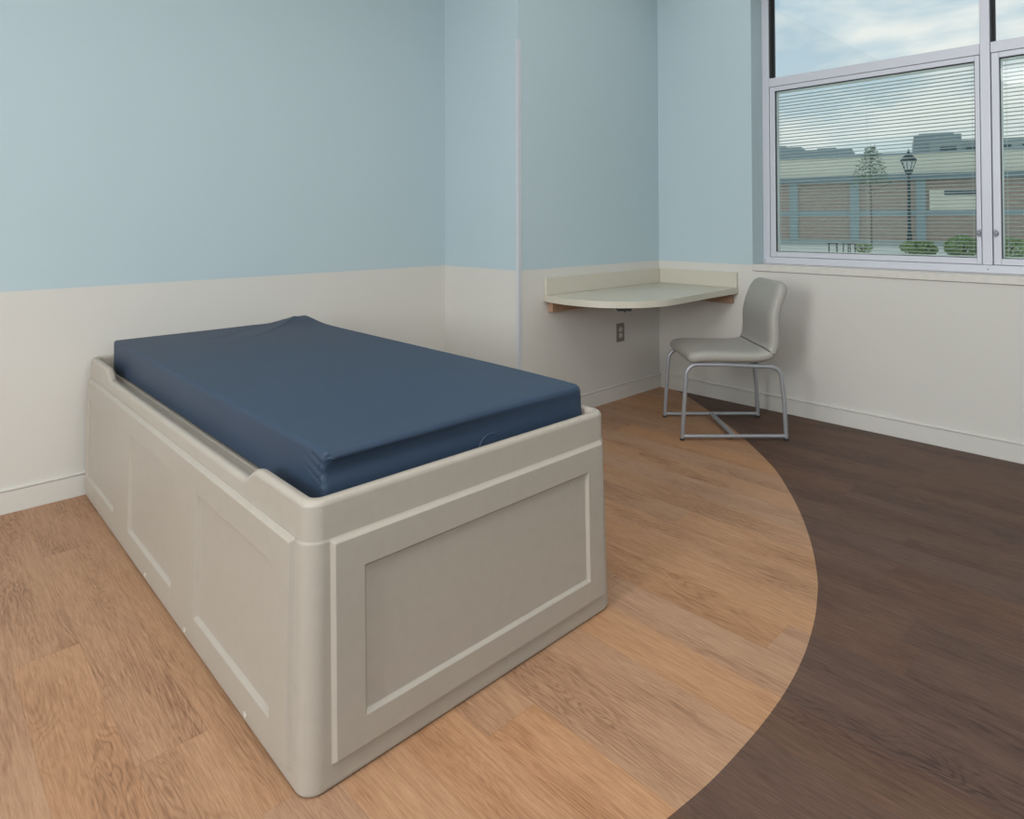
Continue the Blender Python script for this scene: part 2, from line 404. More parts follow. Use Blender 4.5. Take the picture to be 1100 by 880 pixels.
for (ya, yb) in bays:
    bm = bmesh.new(); add_box(bm, (XF+.001, ya, TZ0), (XF+.10, yb, TZ1), b_); wpart('transom', bm, M_FRAME)
    # fixed upper glass with a dark gasket set deep in the frame
    bm = bmesh.new()
    add_box(bm, (XF+.055, ya, TZ1), (XF+.07, ya-.014, WZ1-.05)); add_box(bm, (XF+.055, yb+.006, TZ1), (XF+.07, yb, WZ1-.05))
    add_box(bm, (XF+.012, ya, TZ1), (XF+.055, ya-.003, WZ1-.05))
    wpart('gasket', bm, M_GASKET)
    bm = bmesh.new(); add_box(bm, (XF+.060, ya-.003, TZ1+.001), (XF+.066, yb+.003, WZ1-.051)); wpart('glass_pane', bm, M_GLASS)
    # lower operable sash
    SZ0, SZ1 = .950, TZ0-.002
    iy0, iy1, iz0, iz1 = ya-.036, yb+.024, .983, 2.024
    bm = bmesh.new(); xs0, xs1 = XF+.003, XF+.07
    add_box(bm, (xs0, ya-.002, SZ0), (xs1, iy0, SZ1), b_); add_box(bm, (xs0, iy1, SZ0), (xs1, yb+.002, SZ1), b_)
    add_box(bm, (xs0, iy0, SZ0), (xs1, iy1, iz0), b_); add_box(bm, (xs0, iy0, iz1), (xs1, iy1, SZ1), b_)
    sash = wpart('sash', bm, M_FRAME)
    bm = bmesh.new()
    add_box(bm, (xs0+.008, iy0, iz0), (xs0+.016, iy0-.0035, iz1)); add_box(bm, (xs0+.008, iy1+.003, iz0), (xs0+.016, iy1, iz1))
    add_box(bm, (xs0+.008, iy0, iz1-.004), (xs0+.016, iy1, iz1)); add_box(bm, (xs0+.008, iy0, iz0), (xs0+.016, iy1, iz0+.0025))
    wpart('gasket', bm, M_GASKET, sash)
    bm = bmesh.new(); add_box(bm, (xs0+.010, iy0-.001, iz0+.001), (xs0+.014, iy1+.001, iz1-.001)); wpart('glass_pane', bm, M_GLASSB, sash)
    # half round latch on the stile next to the mullion
    ly = (yb+.004) if ya > -1.5 else (ya-.006)
    sg = 1 if ya > -1.5 else -1
    bm = bmesh.new()
    n = 20; disc = [(ly+sg*.021*math.sin(PI*i/n), 1.113+.021*math.cos(PI*i/n)) for i in range(n+1)]
    vs0 = [bm.verts.new((xs0-.003, a, z)) for a, z in disc]; vs1 = [bm.verts.new((xs0, a, z)) for a, z in disc]
    bm.faces.new(vs0); bm.faces.new(vs1[::-1])
    for i in range(n+1): bm.faces.new((vs0[i], vs0[(i+1) % (n+1)], vs1[(i+1) % (n+1)], vs1[i]))
    lt = wpart('latch', bm, M_LATCH, sash); lt['label'] = 'chrome half round window latch'
    bm = bmesh.new(); add_lathe(bm, [(.0095, 0), (.0095, -.006), (.007, -.010), (.0, -.0105)], (xs0-.003, ly+sg*.009, 1.113), 20, 'x')
    wpart('latch_knob', bm, M_LATCH, lt, smooth=True)
    for so in (sash, ): pass
    # white blind sealed behind the glass: its own thing
    bl = empty('venetian_blind', (XF+.033, (iy0+iy1)/2, iz0))
    first = ya > -1.5
    tag(bl, 'open white slatted blind in the wide window to the left of the mullion' if first else 'open white slatted blind cut by the right edge of the photo', 'blind', 'slatted blinds sealed in the window sashes')
    BO = Vector(bl.location)
    def bpart(name, bm, m, **k):
        for v in bm.verts: v.co -= BO
        o = obj(name, bm, m, bl, **k); return o
    bx = XF+.033; y0s, y1s = iy0-.010, iy1+.006
    bm = bmesh.new(); add_box(bm, (bx-.010, y0s, iz1-.016), (bx+.010, y1s, iz1-.002), .001); bpart('head_rail', bm, M_SLAT)
    bm = bmesh.new(); add_box(bm, (bx-.006, y0s, iz0+.003), (bx+.006, y1s, iz0+.010), .001); bpart('bottom_rail', bm, M_SLAT)
    bm = bmesh.new()
    z = iz0+.024
    while z < iz1-.02:
        prof = [(-.0079, -.0012), (-.0040, .0003), (0, .0008), (.0040, .0003), (.0079, -.0012)]
        tl = math.radians(-12)
        vs = []
        for yy in (y0s-.001, y1s+.001):
            row = []
            for (dx, dz) in prof: row.append(bm.verts.new((bx+dx*math.cos(tl)-dz*math.sin(tl), yy, z+dx*math.sin(tl)+dz*math.cos(tl)+.0003)))
            for (dx, dz) in prof[::-1]: row.append(bm.verts.new((bx+dx*math.cos(tl)-dz*math.sin(tl), yy, z+dx*math.sin(tl)+dz*math.cos(tl)-.0003)))
            vs.append(row)
        k = len(vs[0])
        for j in range(k): bm.faces.new((vs[0][j], vs[0][(j+1) % k], vs[1][(j+1) % k], vs[1][j]))
        bm.faces.new(vs[0]); bm.faces.new(vs[1][::-1])
        z += .0204
    bpart('slats', bm, M_SLAT)
    for ya_, yb_ in ((iy0-.005, iy0-.0085), (iy1+.001, iy1+.004)):
        bm = bmesh.new(); add_box(bm, (bx-.010, ya_, iz0+.001), (bx+.010, yb_, iz1-.001)); bpart('side_channel', bm, M_SLAT)
    for fy in ((.012,) if False else (.011, .5, .989)):
        yy = y0s+(y1s-y0s)*fy
        for dx in (-.0085, .0085):
            bm = bmesh.new(); add_cyl(bm, (bx+dx, yy, iz0+.01), (bx+dx, yy, iz1-.01), .0005, n=6); bpart('ladder_cord', bm, M_SLAT)
for (yy, zz) in ((-1.914, .926), (WY0-.012, .922)):
    bm = bmesh.new(); add_lathe(bm, [(.0042, 0), (.0042, -.0012), (.0, -.0016)], (XF, yy, zz), 12, 'x'); wpart('screw_head', bm, M_STEEL)
# sill
bm = bmesh.new(); add_box(bm, (-.006, WY0, .864), (XF+.12, WY1, SILLZ-.001), .003)
struct(obj('trim_1', bm, M_SILL))

# ------------------------------------------------------------------ moulded plastic bed
BX0, BX1, BY0, BY1 = -3.382, -2.376, -1.420, .668
bed = empty('platform_bed', ((BX0+BX1)/2, (BY0+BY1)/2, 0))
tag(bed, 'large beige moulded plastic platform bed with recessed panels, headed against the left wall', 'bed')
BC = Vector(bed.location)
ZR, ZN = .598, .558
def rimz(y):   # height of the top rim along the long sides, dipping in the middle
    a = sm((y+1.145)/.085); b = 1-sm((y-.295)/.065)
    return ZR-(ZR-ZN)*min(a, b)
def rrect(ins, rad, ny=120, nc=8, nx=16):
    """rounded rectangle; returns (x,y,isSide)"""
    x0, x1, y0, y1 = BX0+ins, BX1-ins, BY0+ins, BY1-ins; r = max(rad, .002); out = []
    def lerp(a, b, n): return [a+(b-a)*i/n for i in range(n)]
    for y in lerp(y1-r, y0+r, ny): out.append((x0, y))
    for i in range(nc): a = PI+PI/2*i/nc; out.append((x0+r+r*math.cos(a), y0+r+r*math.sin(a)))
    for x in lerp(x0+r, x1-r, nx): out.append((x, y0))
    for i in range(nc): a = 1.5*PI+PI/2*i/nc; out.append((x1-r+r*math.cos(a), y0+r+r*math.sin(a)))
    for y in lerp(y0+r, y1-r, ny): out.append((x1, y))
    for i in range(nc): a = PI/2*i/nc; out.append((x1-r+r*math.cos(a), y1-r+r*math.sin(a)))
    for x in lerp(x1-r, x0+r, nx): out.append((x, y1))
    for i in range(nc): a = PI/2+PI/2*i/nc; out.append((x0+r+r*math.cos(a), y1-r+r*math.sin(a)))
    return out
def draft(z): return .010*z/.6
loops = []   # (inset, radius, z or ('rim', dz))
loops += [(.003, .040, 0.004), (0.0, .042, .012), (draft(.30), .042, .30), (draft(.508), .042, .508), (draft(.51)+.0015, .042, .513), (draft(.515)+.003, .040, .517)]
e0 = draft(.6)+.0025
loops += [(e0, .040, ('rim', -.014)), (e0+.0015, .039, ('rim', -.008)), (e0+.0045, .037, ('rim', -.003)), (e0+.009, .034, ('rim', -.0003)), (e0+.014, .031, ('rim', 0)),
          (e0+.022, .026, ('rim', -.001)), (e0+.027, .022, ('rim', -.004)), (e0+.030, .020, ('rim', -.010)), (e0+.034, .018, .532), (e0+.037, .016, .527), (e0+.058, .010, .526),
          (e0+.062, .010, .530), (e0+.064, .010, .537), (e0+.068, .010, .540), (e0+.12, .008, .540)]
bm = bmesh.new(); rings = []
for ins, rad, z in loops:
    ring = []
    for (x, y) in rrect(ins, rad):
        zz = z if not isinstance(z, tuple) else rimz(y)+z[1]
        if isinstance(z, tuple) and min(abs(x-BX0), abs(x-BX1)) > .08: zz = ZR+z[1]
        ring.append(bm.verts.new((x-BC.x, y-BC.y, zz)))
    rings.append(ring)
n = len(rings[0])
for i in range(len(rings)-1):
    for j in range(n): bm.faces.new((rings[i][j], rings[i][(j+1) % n], rings[i+1][(j+1) % n], rings[i+1][j]))
bm.faces.new(rings[-1]); bm.faces.new(rings[0][::-1])
obj('bed_shell', bm, M_BED, bed, smooth=True, wn=True)
# raised panel frames with recessed fields, moulded into the faces
def panel(name, s0, s1, z0, z1, recs, to_world, H=.011, parent=bed):
    bw = .010
    def prof(t):  # rounded shoulder
        return sm(t)
    ss = set(); zs = set()
    def addb(st, a, sgn):
        for k in range(7): st.add(round(a+sgn*bw*k/6, 6))
    addb(ss, s0, 1); addb(ss, s1, -1); addb(zs, z0, 1); addb(zs, z1, -1)
    for (a, b, c, d) in recs:
        addb(ss, a, 1); addb(ss, b, -1); addb(zs, c, 1); addb(zs, d, -1)
    ss = sorted(ss); zs = sorted(zs)
    def h(s, z):
        o = min(prof((s-s0)/bw), prof((s1-s)/bw), prof((z-z0)/bw), prof((z1-z)/bw))
        v = H*o
        for (a, b, c, d) in recs:
            if a <= s <= b and c <= z <= d:
                k = min((s-a)/bw, (b-s)/bw, (z-c)/bw, (d-z)/bw)
                v = H-(H-.0012)*prof(k)
        return v
    bm = bmesh.new()
    G = [[bm.verts.new(Vector(to_world(s, z, h(s, z)-.0004))-BC) for z in zs] for s in ss]
    for i in range(len(ss)-1):
        for j in range(len(zs)-1): bm.faces.new((G[i][j], G[i+1][j], G[i+1][j+1], G[i][j+1]))
    # close it with a back sheet sunk in the shell
    back = [Vector(to_world(s, z, -.004))-BC for s, z in ((s0, z0), (s1, z0), (s1, z1), (s0, z1))]
    bv = [bm.verts.new(v) for v in back]; bm.faces.new(bv)
    lo = [G[i][0] for i in range(len(ss))]; hi = [G[i][-1] for i in range(len(ss))]
    le = G[0]; ri = G[-1]
    bm.faces.new([bv[0]]+lo+[bv[1]]); bm.faces.new([bv[3]]+hi+[bv[2]])
    bm.faces.new([bv[0]]+le+[bv[3]]); bm.faces.new([bv[1]]+ri+[bv[2]])
    return obj(name, bm, M_BED, parent, smooth=True, wn=True)
fr = lambda s, z, h: (s, BY0+draft(z)-h, z)
panel('end_panel', -3.322, -2.420, .050, .514, [(-3.246, -2.492, .118, .440)], fr)
H_ = .012
lf = lambda s, z, h: (BX0+draft(z)-h, s, z)
rt = lambda s, z, h: (BX1-draft(z)+h, s, z)
RS = [(-1.272, -.778), (-.580, -.088), (.112, .600)]
for f_ in (lf, rt):
    panel('side_panel', -1.360, .612, .040, .517, [(a, b, .102, .440) for a, b in RS], f_, H=H_)
for yy in (-1.02, -.40, .20):
    q = un = None
for yy in (-1.12, -.68, -.28):
    bm = bmesh.new(); add_lathe(bm, [(.0075, .001), (.007, -.0025), (.0, -.0035)], (BX0-BC.x, yy-BC.y, .026), 14, 'x'); obj('plug', bm, M_SILL, bed, smooth=True)

# ------------------------------------------------------------------ mattress
MX0, MX1, MY0, MY1, MZ0, MZ1 = -3.302, -2.426, -1.352, .545, .541, .676
mtr = empty('mattress', ((MX0+MX1)/2, (MY0+MY1)/2, MZ0))
tag(mtr, 'thick navy blue vinyl covered mattress lying in the tray of the beige bed', 'mattress')
MC = Vector(mtr.location)
def gauss(d, w): return math.exp(-(d/w)**2)
def seg_d(px, py, a, b):
    ax, ay = a; bx_, by = b; dx, dy = bx_-ax, by-ay; t = max(0, min(1, ((px-ax)*dx+(py-ay)*dy)/(dx*dx+dy*dy)))
    return math.hypot(px-ax-t*dx, py-ay-t*dy), t
bm = bmesh.new()
t = bmesh.new()
nx, ny, nz_ = 110, 220, 22
def rad_at(x, y):   # edge softness: front edge gets rounder towards the right
    return .012
def shape(x, y, z):
    """x,y,z in 0..1 on the box surface -> world"""
    X = MX0+(MX1-MX0)*x; Y = MY0+(MY1-MY0)*y; Z = MZ0+(MZ1-MZ0)*z
    # rounding
    r_top = .012+.020*sm(x)*gauss(y, .25)+.006*y
    dx = min(X-MX0, MX1-X); dy = min(Y-MY0, MY1-Y); dz = MZ1-Z
    return X, Y, Z, dx, dy, dz, r_top
def remap(u, n, L, r):  # denser near the edges
    return u
verts = {}
def mpt(X, Y, Z):
    # soft rounded box: project into inner box and push out
    fx = (X-MX0)/(MX1-MX0); fy = (Y-MY0)/(MY1-MY0)
    r = .011+.013*sm((fx-.35)/.6)*gauss(max(0, fy), .12)
    if fx > .97 and fy < .03: r += .004
    rb = .012
    cz = min(max(Z, MZ0+rb), MZ1-r); rr = rb+(r-rb)*sm((Z-MZ0)/(MZ1-MZ0))
    cx = min(max(X, MX0+rr), MX1-rr); cy = min(max(Y, MY0+rr), MY1-rr)
    d = Vector((X-cx, Y-cy, Z-cz)); 
    if d.length > 1e-9:
        m_ = max(abs(d.x), abs(d.y), abs(d.z)); d = d.normalized()*min(m_, rr)
        # cube->sphere
    p = Vector((cx, cy, cz))+d
    top = sm((Z-MZ0)/(MZ1-MZ0))
    # top crown and settling
    p.z += top*.004*math.sin(PI*min(1, max(0, fx)))*math.sin(PI*min(1, max(0, fy)))
    # pulled up far right corner with a crease running from it
    p.z += top*.022*gauss(math.hypot((X-MX1)*.9, (Y-MY1)*1.1), .17)
    d1, t1 = seg_d(X, Y, (-2.50, .52), (-2.86, .18))
    p.z += top*.0075*gauss(d1, .016)*(1-t1)**.8
    d1b, t1b = seg_d(X, Y, (-2.60, .56), (-2.95, .24))
    p.z -= top*.006*gauss(d1b, .045)*(1-t1b*.6)
    # sides bulge a little at mid height
    m = 4*(Z-MZ0)/(MZ1-MZ0)*(1-(Z-MZ0)/(MZ1-MZ0))
    if X < MX0+.001+.02: p.x -= .006*m*math.sin(PI*fy)
    if Y < MY0+.02:
        p.y += .004*m
        # ridge rolled along the front top edge
        zt = (Z-(MZ1-.016))
        p.y -= .007*gauss(zt, .008)*(1-sm(fx))*sm((fx-.01)/.02)
        # sag below the ridge
        p.y += .006*gauss(Z-(MZ1-.05), .022)*(1-sm(fx))
    # small diagonal puckers on the long side near the front corner
    if X < MX0+.02 and Y < MY0+.22:
        for k, (zz, a) in enumerate(((.655, .0028), (.635, .0030), (.612, .0026), (.592, .0020))):
            q = (Z-zz)-.28*(Y-MY0)+.01*k*0
            p.x -= a*gauss(q, .0055)*gauss((Y-MY0-.03), .05)
    return p
def face_grid(fn, na, nb):
    V = [[t.verts.new(fn(i/na, j/nb)) for j in range(nb+1)] for i in range(na+1)]
    for i in range(na):
        for j in range(nb): t.faces.new((V[i][j], V[i+1][j], V[i+1][j+1], V[i][j+1]))
def ed(u, L, r=.036, k=.26):   # redistribute so 26% of samples at each end cover r metres
    if u < k: return (u/k)*r
    if u > 1-k: return L-((1-u)/k)*r
    return r+(L-2*r)*(u-k)/(1-2*k)
LX, LY, LZ = MX1-MX0, MY1-MY0, MZ1-MZ0
fX = lambda u: MX0+ed(u, LX, k=.12); fY = lambda u: MY0+ed(u, LY, k=.08); fZ = lambda u: MZ0+LZ*u
NX, NY, NZ = 120, 220, 36
face_grid(lambda a, b: mpt(fX(a), fY(b), MZ1), NX, NY)
face_grid(lambda a, b: mpt(fX(a), fY(b), MZ0), NX, NY)
face_grid(lambda a, b: mpt(fX(a), MY0, fZ(b)), NX, NZ); face_grid(lambda a, b: mpt(fX(a), MY1, fZ(b)), NX, NZ)
face_grid(lambda a, b: mpt(MX0, fY(a), fZ(b)), NY, NZ); face_grid(lambda a, b: mpt(MX1, fY(a), fZ(b)), NY, NZ)
bmesh.ops.remove_doubles(t, verts=t.verts, dist=1e-5)
for v in t.verts: v.co -= MC
obj('mattress_cover', t, M_MATT, mtr, smooth='all')
bm.free()
# seam up the near corner and a small puckered flap, and the air vent on the foot end
bm = bmesh.new()
pts = [mpt(MX0+.003, MY0+.003, MZ0+LZ*k/14)-MC+Vector((-.0004, -.0008, 0)) for k in range(1, 14)]
add_tube(bm, pts, .0016, 8)
o = obj('corner_seam', bm, M_SEAM, mtr, smooth='all')
bm = bmesh.new()
tip = mpt(MX0+.004, MY0+.004, MZ1-.004)-MC
add_tube(bm, [tip+Vector((-.003, -.002, -.010)), tip+Vector((.004, -.006, -.008)), tip+Vector((.014, -.008, -.011)), tip+Vector((.026, -.006, -.016))], [.0015, .0035, .0035, .001], 8)
obj('fold', bm, M_MATT, mtr, smooth='all')
bm = bmesh.new(); cx, cz = -2.815, .564
pts = []
for k in range(49):
    a = 2*PI*k/48; X = cx+.043*math.cos(a); Z = cz+.043*math.sin(a)
    q = mpt(X, MY0, min(max(Z, MZ0), MZ1)); pts.append(q-MC+Vector((0, -.0002, 0)))
add_tube(bm, pts, .0018, 6, cap=False)
obj('air_vent_ring', bm, M_SEAM, mtr, smooth='all')

# ------------------------------------------------------------------ corner desk
dk = empty('corner_desk', (0, 0, .71))
tag(dk, 'wall mounted sage grey corner desk top with curved front edge and low backsplash', 'desk')
DC = Vector((0, 0, .71))
ZT = .746
edge = catmull([(-1.198, -.001, 0), (-1.222, -.11, 0), (-1.232, -.24, 0), (-1.207, -.38, 0), (-1.137, -.50, 0), (-1.030, -.585, 0), (-.887, -.632, 0), (-.74, -.636, 0), (-.60, -.626, 0), (-.317, -.611, 0), (-.001, -.606, 0)], 8)
poly = [(v.x, v.y) for v in edge]+[(-.001, -.001)]
bm = bmesh.new(); add_prism(bm, poly, .710-DC.z, ZT-DC.z, .003, 2); obj('desktop', bm, M_DESK, dk, smooth=True)
bm = bmesh.new(); add_box(bm, (-1.193, -.001, ZT+.0002-DC.z), (-.001, -.020, .848-DC.z), .002)
obj('backsplash', bm, M_DESK, dk)
bm = bmesh.new(); add_box(bm, (-.001, -.0205, ZT+.0002-DC.z), (-.020, -.604, .848-DC.z), .002)
obj('backsplash', bm, M_DESK, dk)
bm = bmesh.new(); add_box(bm, (-1.160, -.001, .644-DC.z), (-.001, -.036, .7095-DC.z), .001); obj('support_cleat', bm, M_WOOD, dk)
bm = bmesh.new(); add_box(bm, (-.001, -.0365, .646-DC.z), (-.036, -.575, .7095-DC.z), .001); obj('support_cleat', bm, M_WOOD, dk)
bm = bmesh.new()
xf = Matrix.Translation((-1.075, -.50, .7-DC.z)) @ Matrix.Rotation(math.radians(-48), 4, 'Z')
add_box(bm, (-.042, 0, -.012), (.036, .50, .0095), .001, xf=xf)
add_box(bm, (-.003, .02, -.02), (.003, .50, -.012), 0, xf=xf)
obj('support_bracket', bm, M_BLACK, dk)

# ------------------------------------------------------------------ outlet
ot = empty('wall_outlet', (-.463, 0, .44))
tag(ot, 'steel plated double electrical outlet on the cream wall under the corner desk', 'outlet')
bm = bmesh.new(); add_box(bm, (-.041, 0, -.061), (.041, -.006, .061), .0022); obj('cover_plate', bm, M_STEEL, ot)
for dz in (.020, -.020):
    bm = bmesh.new()
    prof = []
    for k in range(28):
        a = 2*PI*k/28; prof.append((.0175*math.cos(a), max(-.0145, min(.0145, .0175*math.sin(a)))))
    f = [bm.verts.new((x, -.0068, z+dz)) for x, z in prof]; g2 = [bm.verts.new((x, -.004, z+dz)) for x, z in prof]
    bm.faces.new(f); bm.faces.new(g2[::-1])
    for k in range(28): bm.faces.new((f[k], f[(k+1) % 28], g2[(k+1) % 28], g2[k]))
    rc = obj('receptacle', bm, M_RECEP, ot); rc['label'] = 'beige receptacle face'
    bm = bmesh.new()
    add_box(bm, (-.0075, -.0066, dz-.002), (-.0055, -.0072, dz+.007)); add_box(bm, (.0055, -.0066, dz-.001), (.0075, -.0072, dz+.006))
    add_cyl(bm, (0, -.0066, dz-.008), (0, -.0072, dz-.008), .0024, n=12)
    obj('slots', bm, M_BLACK, rc)
bm = bmesh.new(); add_lathe(bm, [(.0035, -.006), (.0032, -.0072), (0, -.0078)], (0, 0, 0), 12, 'y'); obj('screw_head', bm, M_STEEL, ot)

# ------------------------------------------------------------------ chair
ch = empty('side_chair', (-.551, -.785, 0), math.radians(-44))   # local x = front to back, y = across
tag(ch, 'grey upholstered armless chair on silver tubular steel frame beside the corner desk', 'chair')
HW = .208; TR = .0115
for s in (-1, 1):
    yv = HW*s
    fr_ = fillet([(-.279, yv, .012), (-.252, yv, .408), (-.03, yv, .405)], .062)
    re_ = fillet([(.280, yv, .012), (.272, yv, .20), (.252, yv, .392), (.03, yv, .402)], [.5, .062])
    bm = bmesh.new(); add_tube(bm, fr_, TR, 16)
    l1 = obj('leg', bm, M_TUBE, ch, smooth=True)
    bm = bmesh.new(); add_tube(bm, re_, TR, 16)
    l2 = obj('leg', bm, M_TUBE, ch, smooth=True)
    bm = bmesh.new(); add_tube(bm, [(-.031, yv, .405), (.031, yv, .402)], TR, 16); obj('seat_rail', bm, M_TUBE, ch, smooth=True)
    bm = bmesh.new(); add_tube(bm, [(-.277, yv, .022), (.279, yv, .022)], .0098, 16); obj('floor_rail', bm, M_TUBE, ch, smooth=True)
    for lg, xx in ((l1, -.279), (l2, .280)):
        bm = bmesh.new(); add_lathe(bm, [(.0095, 0), (.0115, .002), (.0115, .011), (.009, .0125)], (xx, yv, 0), 14); obj('glide', bm, M_GLIDE, lg, smooth=True)
bm = bmesh.new(); add_box(bm, (-.014, -HW+.005, .013), (.014, HW-.005, .029), .003); obj('cross_bar', bm, M_TUBE, ch)
for xx in (-.15, .13):
    bm = bmesh.new(); add_box(bm, (xx-.012, -HW+.008, .395), (xx+.012, HW-.008, .409), .002); obj('under_brace', bm, M_TUBE, ch)
# seat and back: one bent cushion profile, cut where the two meet
cl = catmull([(-.248, 0, .437), (-.17, 0, .448), (-.06, 0, .448), (.04, 0, .446), (.13, 0, .447), (.187, 0, .461), (.214, 0, .50), (.221, 0, .56), (.221, 0, .64), (.234, 0, .71), (.262, 0, .785), (.294, 0, .843)], 10)
L_ = [0]
for i in range(1, len(cl)): L_.append(L_[-1]+(cl[i]-cl[i-1]).length)
TOT = L_[-1]
kcut = min(range(len(cl)), key=lambda i: abs(L_[i]-(L_[50]+.0)))
def cushion(name, i0, i1, capa, capb):
    bm = bmesh.new(); rings = []
    idx = list(range(i0, i1+1)); la, lb = L_[i0], L_[i1]
    stations = []
    for i in idx: stations.append((L_[i]))
    # refine the ends
    def at(l):
        l = max(0, min(TOT, l))
        for i in range(len(cl)-1):
            if L_[i+1] >= l:
                f = (l-L_[i])/(L_[i+1]-L_[i]); return cl[i].lerp(cl[i+1], f), (cl[min(i+2, len(cl)-1)]-cl[max(i-1, 0)]).normalized()
        return cl[-1], (cl[-1]-cl[-2]).normalized()
    ext = []
    for k in range(9): ext.append(la+capa*(1-math.cos(PI/2*k/8))); ext.append(lb-capb*(1-math.cos(PI/2*k/8)))
    st = sorted(set([round(x, 5) for x in stations+ext if la <= x <= lb]))
    for l in st:
        p, tn = at(l); nr = Vector((-tn.z, 0, tn.x))   # up for seat, forward (-x) for back
        u = l/TOT
        hw = .236-.012*sm((u-.55)/.45)
        # rounded plan corners at nose and at top
        def corner(d, r): return 0 if d >= r else r-math.sqrt(max(0, r*r-(r-d)**2))
        if capa > .02: hw -= corner(l-la+.0004, .045)
        if capb > .02: hw -= corner(lb-l+.0004, .085)
        th = .0355-.001*sm((u-.6)/.4)
        ea = (l-la)/capa; eb = (lb-l)/capb
        for e in (ea, eb):
            if e < 1: th *= math.sqrt(max(.0, 1-(1-e)**2))*.985+.015
        n = 44; ring = []
        for k in range(n):
            a = 2*PI*k/n; c, s_ = math.cos(a), math.sin(a)
            ex = 2/7.0; ez = 2/2.7
            yy = hw*math.copysign(abs(c)**ex, c); zz = th*math.copysign(abs(s_)**ez, s_)
            # shallow dish
            if s_ > 0: zz -= .006*(1-(yy/hw)**2)*(th/.034)
            ring.append(bm.verts.new(p+nr*zz+Vector((0, yy, 0))))
        rings.append(ring)
    n = 44
    for i in range(len(rings)-1):
        for j in range(n): bm.faces.new((rings[i][j], rings[i][(j+1) % n], rings[i+1][(j+1) % n], rings[i+1][j]))
    bm.faces.new(rings[0][::-1]); bm.faces.new(rings[-1])
    return obj(name, bm, M_CHAIR, ch, smooth='all')
cushion('seat', 0, 53, .040, .008)
cushion('backrest', 53, len(cl)-1, .008, .032)

# ------------------------------------------------------------------ outside
bm = bmesh.new(); add_box(bm, (.33, -40, -.35), (90, 90, -.16)); struct(obj('ground', bm, M_PAVE))
A0 = Vector((33.501, 14.153, 0)); EA = math.atan2(-.96213, .27258)
bd = empty('low_building', tuple(A0), EA)       # local x runs along the facade, +y away from us? (checked below)
# facade normal towards the camera is local -y or +y: local y = (-sin, cos)
loc_y = Vector((-math.sin(EA), math.cos(EA), 0)); sgn = -1 if loc_y.dot(Vector((CAM.x, CAM.y, 0))-A0) > 0 else 1   # sgn: direction going INTO the building
tag(bd, 'long single storey brown brick building with cream parapet seen through the blind', 'building')
def bb(name, x0, x1, d0, d1, z0, z1, m, par=bd):
    """d measured into the building from the facade"""
    bm = bmesh.new(); add_box(bm, (x0, sgn*d0, z0), (x1, sgn*d1, z1)); return obj(name, bm, m, par)
bb('brick_wall', -9, 16, 0, 9, -.2, 3.34, M_BRICK)
bb('roof_fascia', -9.1, 16.1, -.35, 9.1, 3.34, 3.66, M_BBLUE)
bb('parapet', -9, 16, -.05, 9, 3.66, 4.72, M_BCREAM)
bb('coping', -9.1, 16.1, -.12, 9.1, 4.72, 4.82, M_BGREY)
bb('string_course', -9, 16, -.06, 0, 1.48, 1.74, M_BPIL)
bb('plinth', -9, 16, -.08, 0, -.2, .12, M_BGREY2)
for k in range(-3, 6):
    xx = .76+3.1*k; bb('pilaster', xx-.22, xx+.22, -.12, 0, .1, 3.34, M_BPIL)
bb('cream_panel', 7.35, 10.3, -.10, 0, 1.74, 2.78, M_BCREAM)
pnl = bb('window_band', 8.0, 10.2, -.14, -.10, 2.52, 2.74, M_DGLASS)
b2 = empty('rooftop_plant', tuple(A0), EA)
tag(b2, 'slate grey flat rooftop building behind the left end of the cream parapet', 'building')
bb('housing', -4, 3.2, 9.6, 15, -.2, 6.2, M_BGREY, b2)
bb('roof_hood', -3.5, -.0, 10, 14, 6.2, 6.5, M_BGREY, b2)
bb('roof_vent', -1.6, -1.1, 10.5, 11, 6.5, 6.7, M_BGREY2, b2)
bb('roof_hood', 1.0, 2.2, 10.3, 12, 6.2, 6.35, M_BGREY, b2)
b3 = empty('distant_building', tuple(A0), EA)
tag(b3, 'pale grey building with a darker tower and small windows behind the lamp post', 'building')
bb('tower', 6.9, 9.6, 12, 19, -.2, 7.0, M_BGREY, b3)
bb('wing', 9.6, 17, 12.5, 19, -.2, 6.6, M_BGREY2, b3)
bb('upper_wall', 7.8, 9.6, 11.8, 12, 5.2, 6.5, M_BGREY2, b3)
for k in range(4): bb('window', 8.4+1.5*k, 9.3+1.5*k, 11.7 if k == 0 else 12.4, 12.6, 5.85, 6.15, M_DGLASS, b3)
bb('roof_cap', 7.2, 9.2, 12.5, 18, 7.0, 7.2, M_BGREY, b3)

# lamp post
GZ = -.16
lp = empty('lamp_post', (31.6, 6.97, GZ)); tag(lp, 'dark green street lamp with a lantern head outside the window', 'street lamp')
bm = bmesh.new(); add_lathe(bm, [(.17, 0), (.17, .12), (.12, .25), (.10, .7), (.085, .78), (.075, 1.2), (.06, 3.45), (.09, 3.5), (.05, 3.56)], n=16); obj('post', bm, M_LAMP, lp, smooth=True)
bm = bmesh.new(); add_lathe(bm, [(.05, 3.56), (.16, 3.66), (.19, 3.78), (.12, 3.80)], n=12); obj('lantern_base', bm, M_LAMP, lp)
bm = bmesh.new(); add_lathe(bm, [(.16, 3.8), (.30, 4.22)], n=8); obj('lantern_glass', bm, M_LGLASS, lp)
bm = bmesh.new()
for k in range(8):
    a = 2*PI*k/8; add_cyl(bm, (.17*math.cos(a), .17*math.sin(a), 3.8), (.315*math.cos(a), .315*math.sin(a), 4.22), .018, n=6)
obj('lantern_cage', bm, M_LAMP, lp)
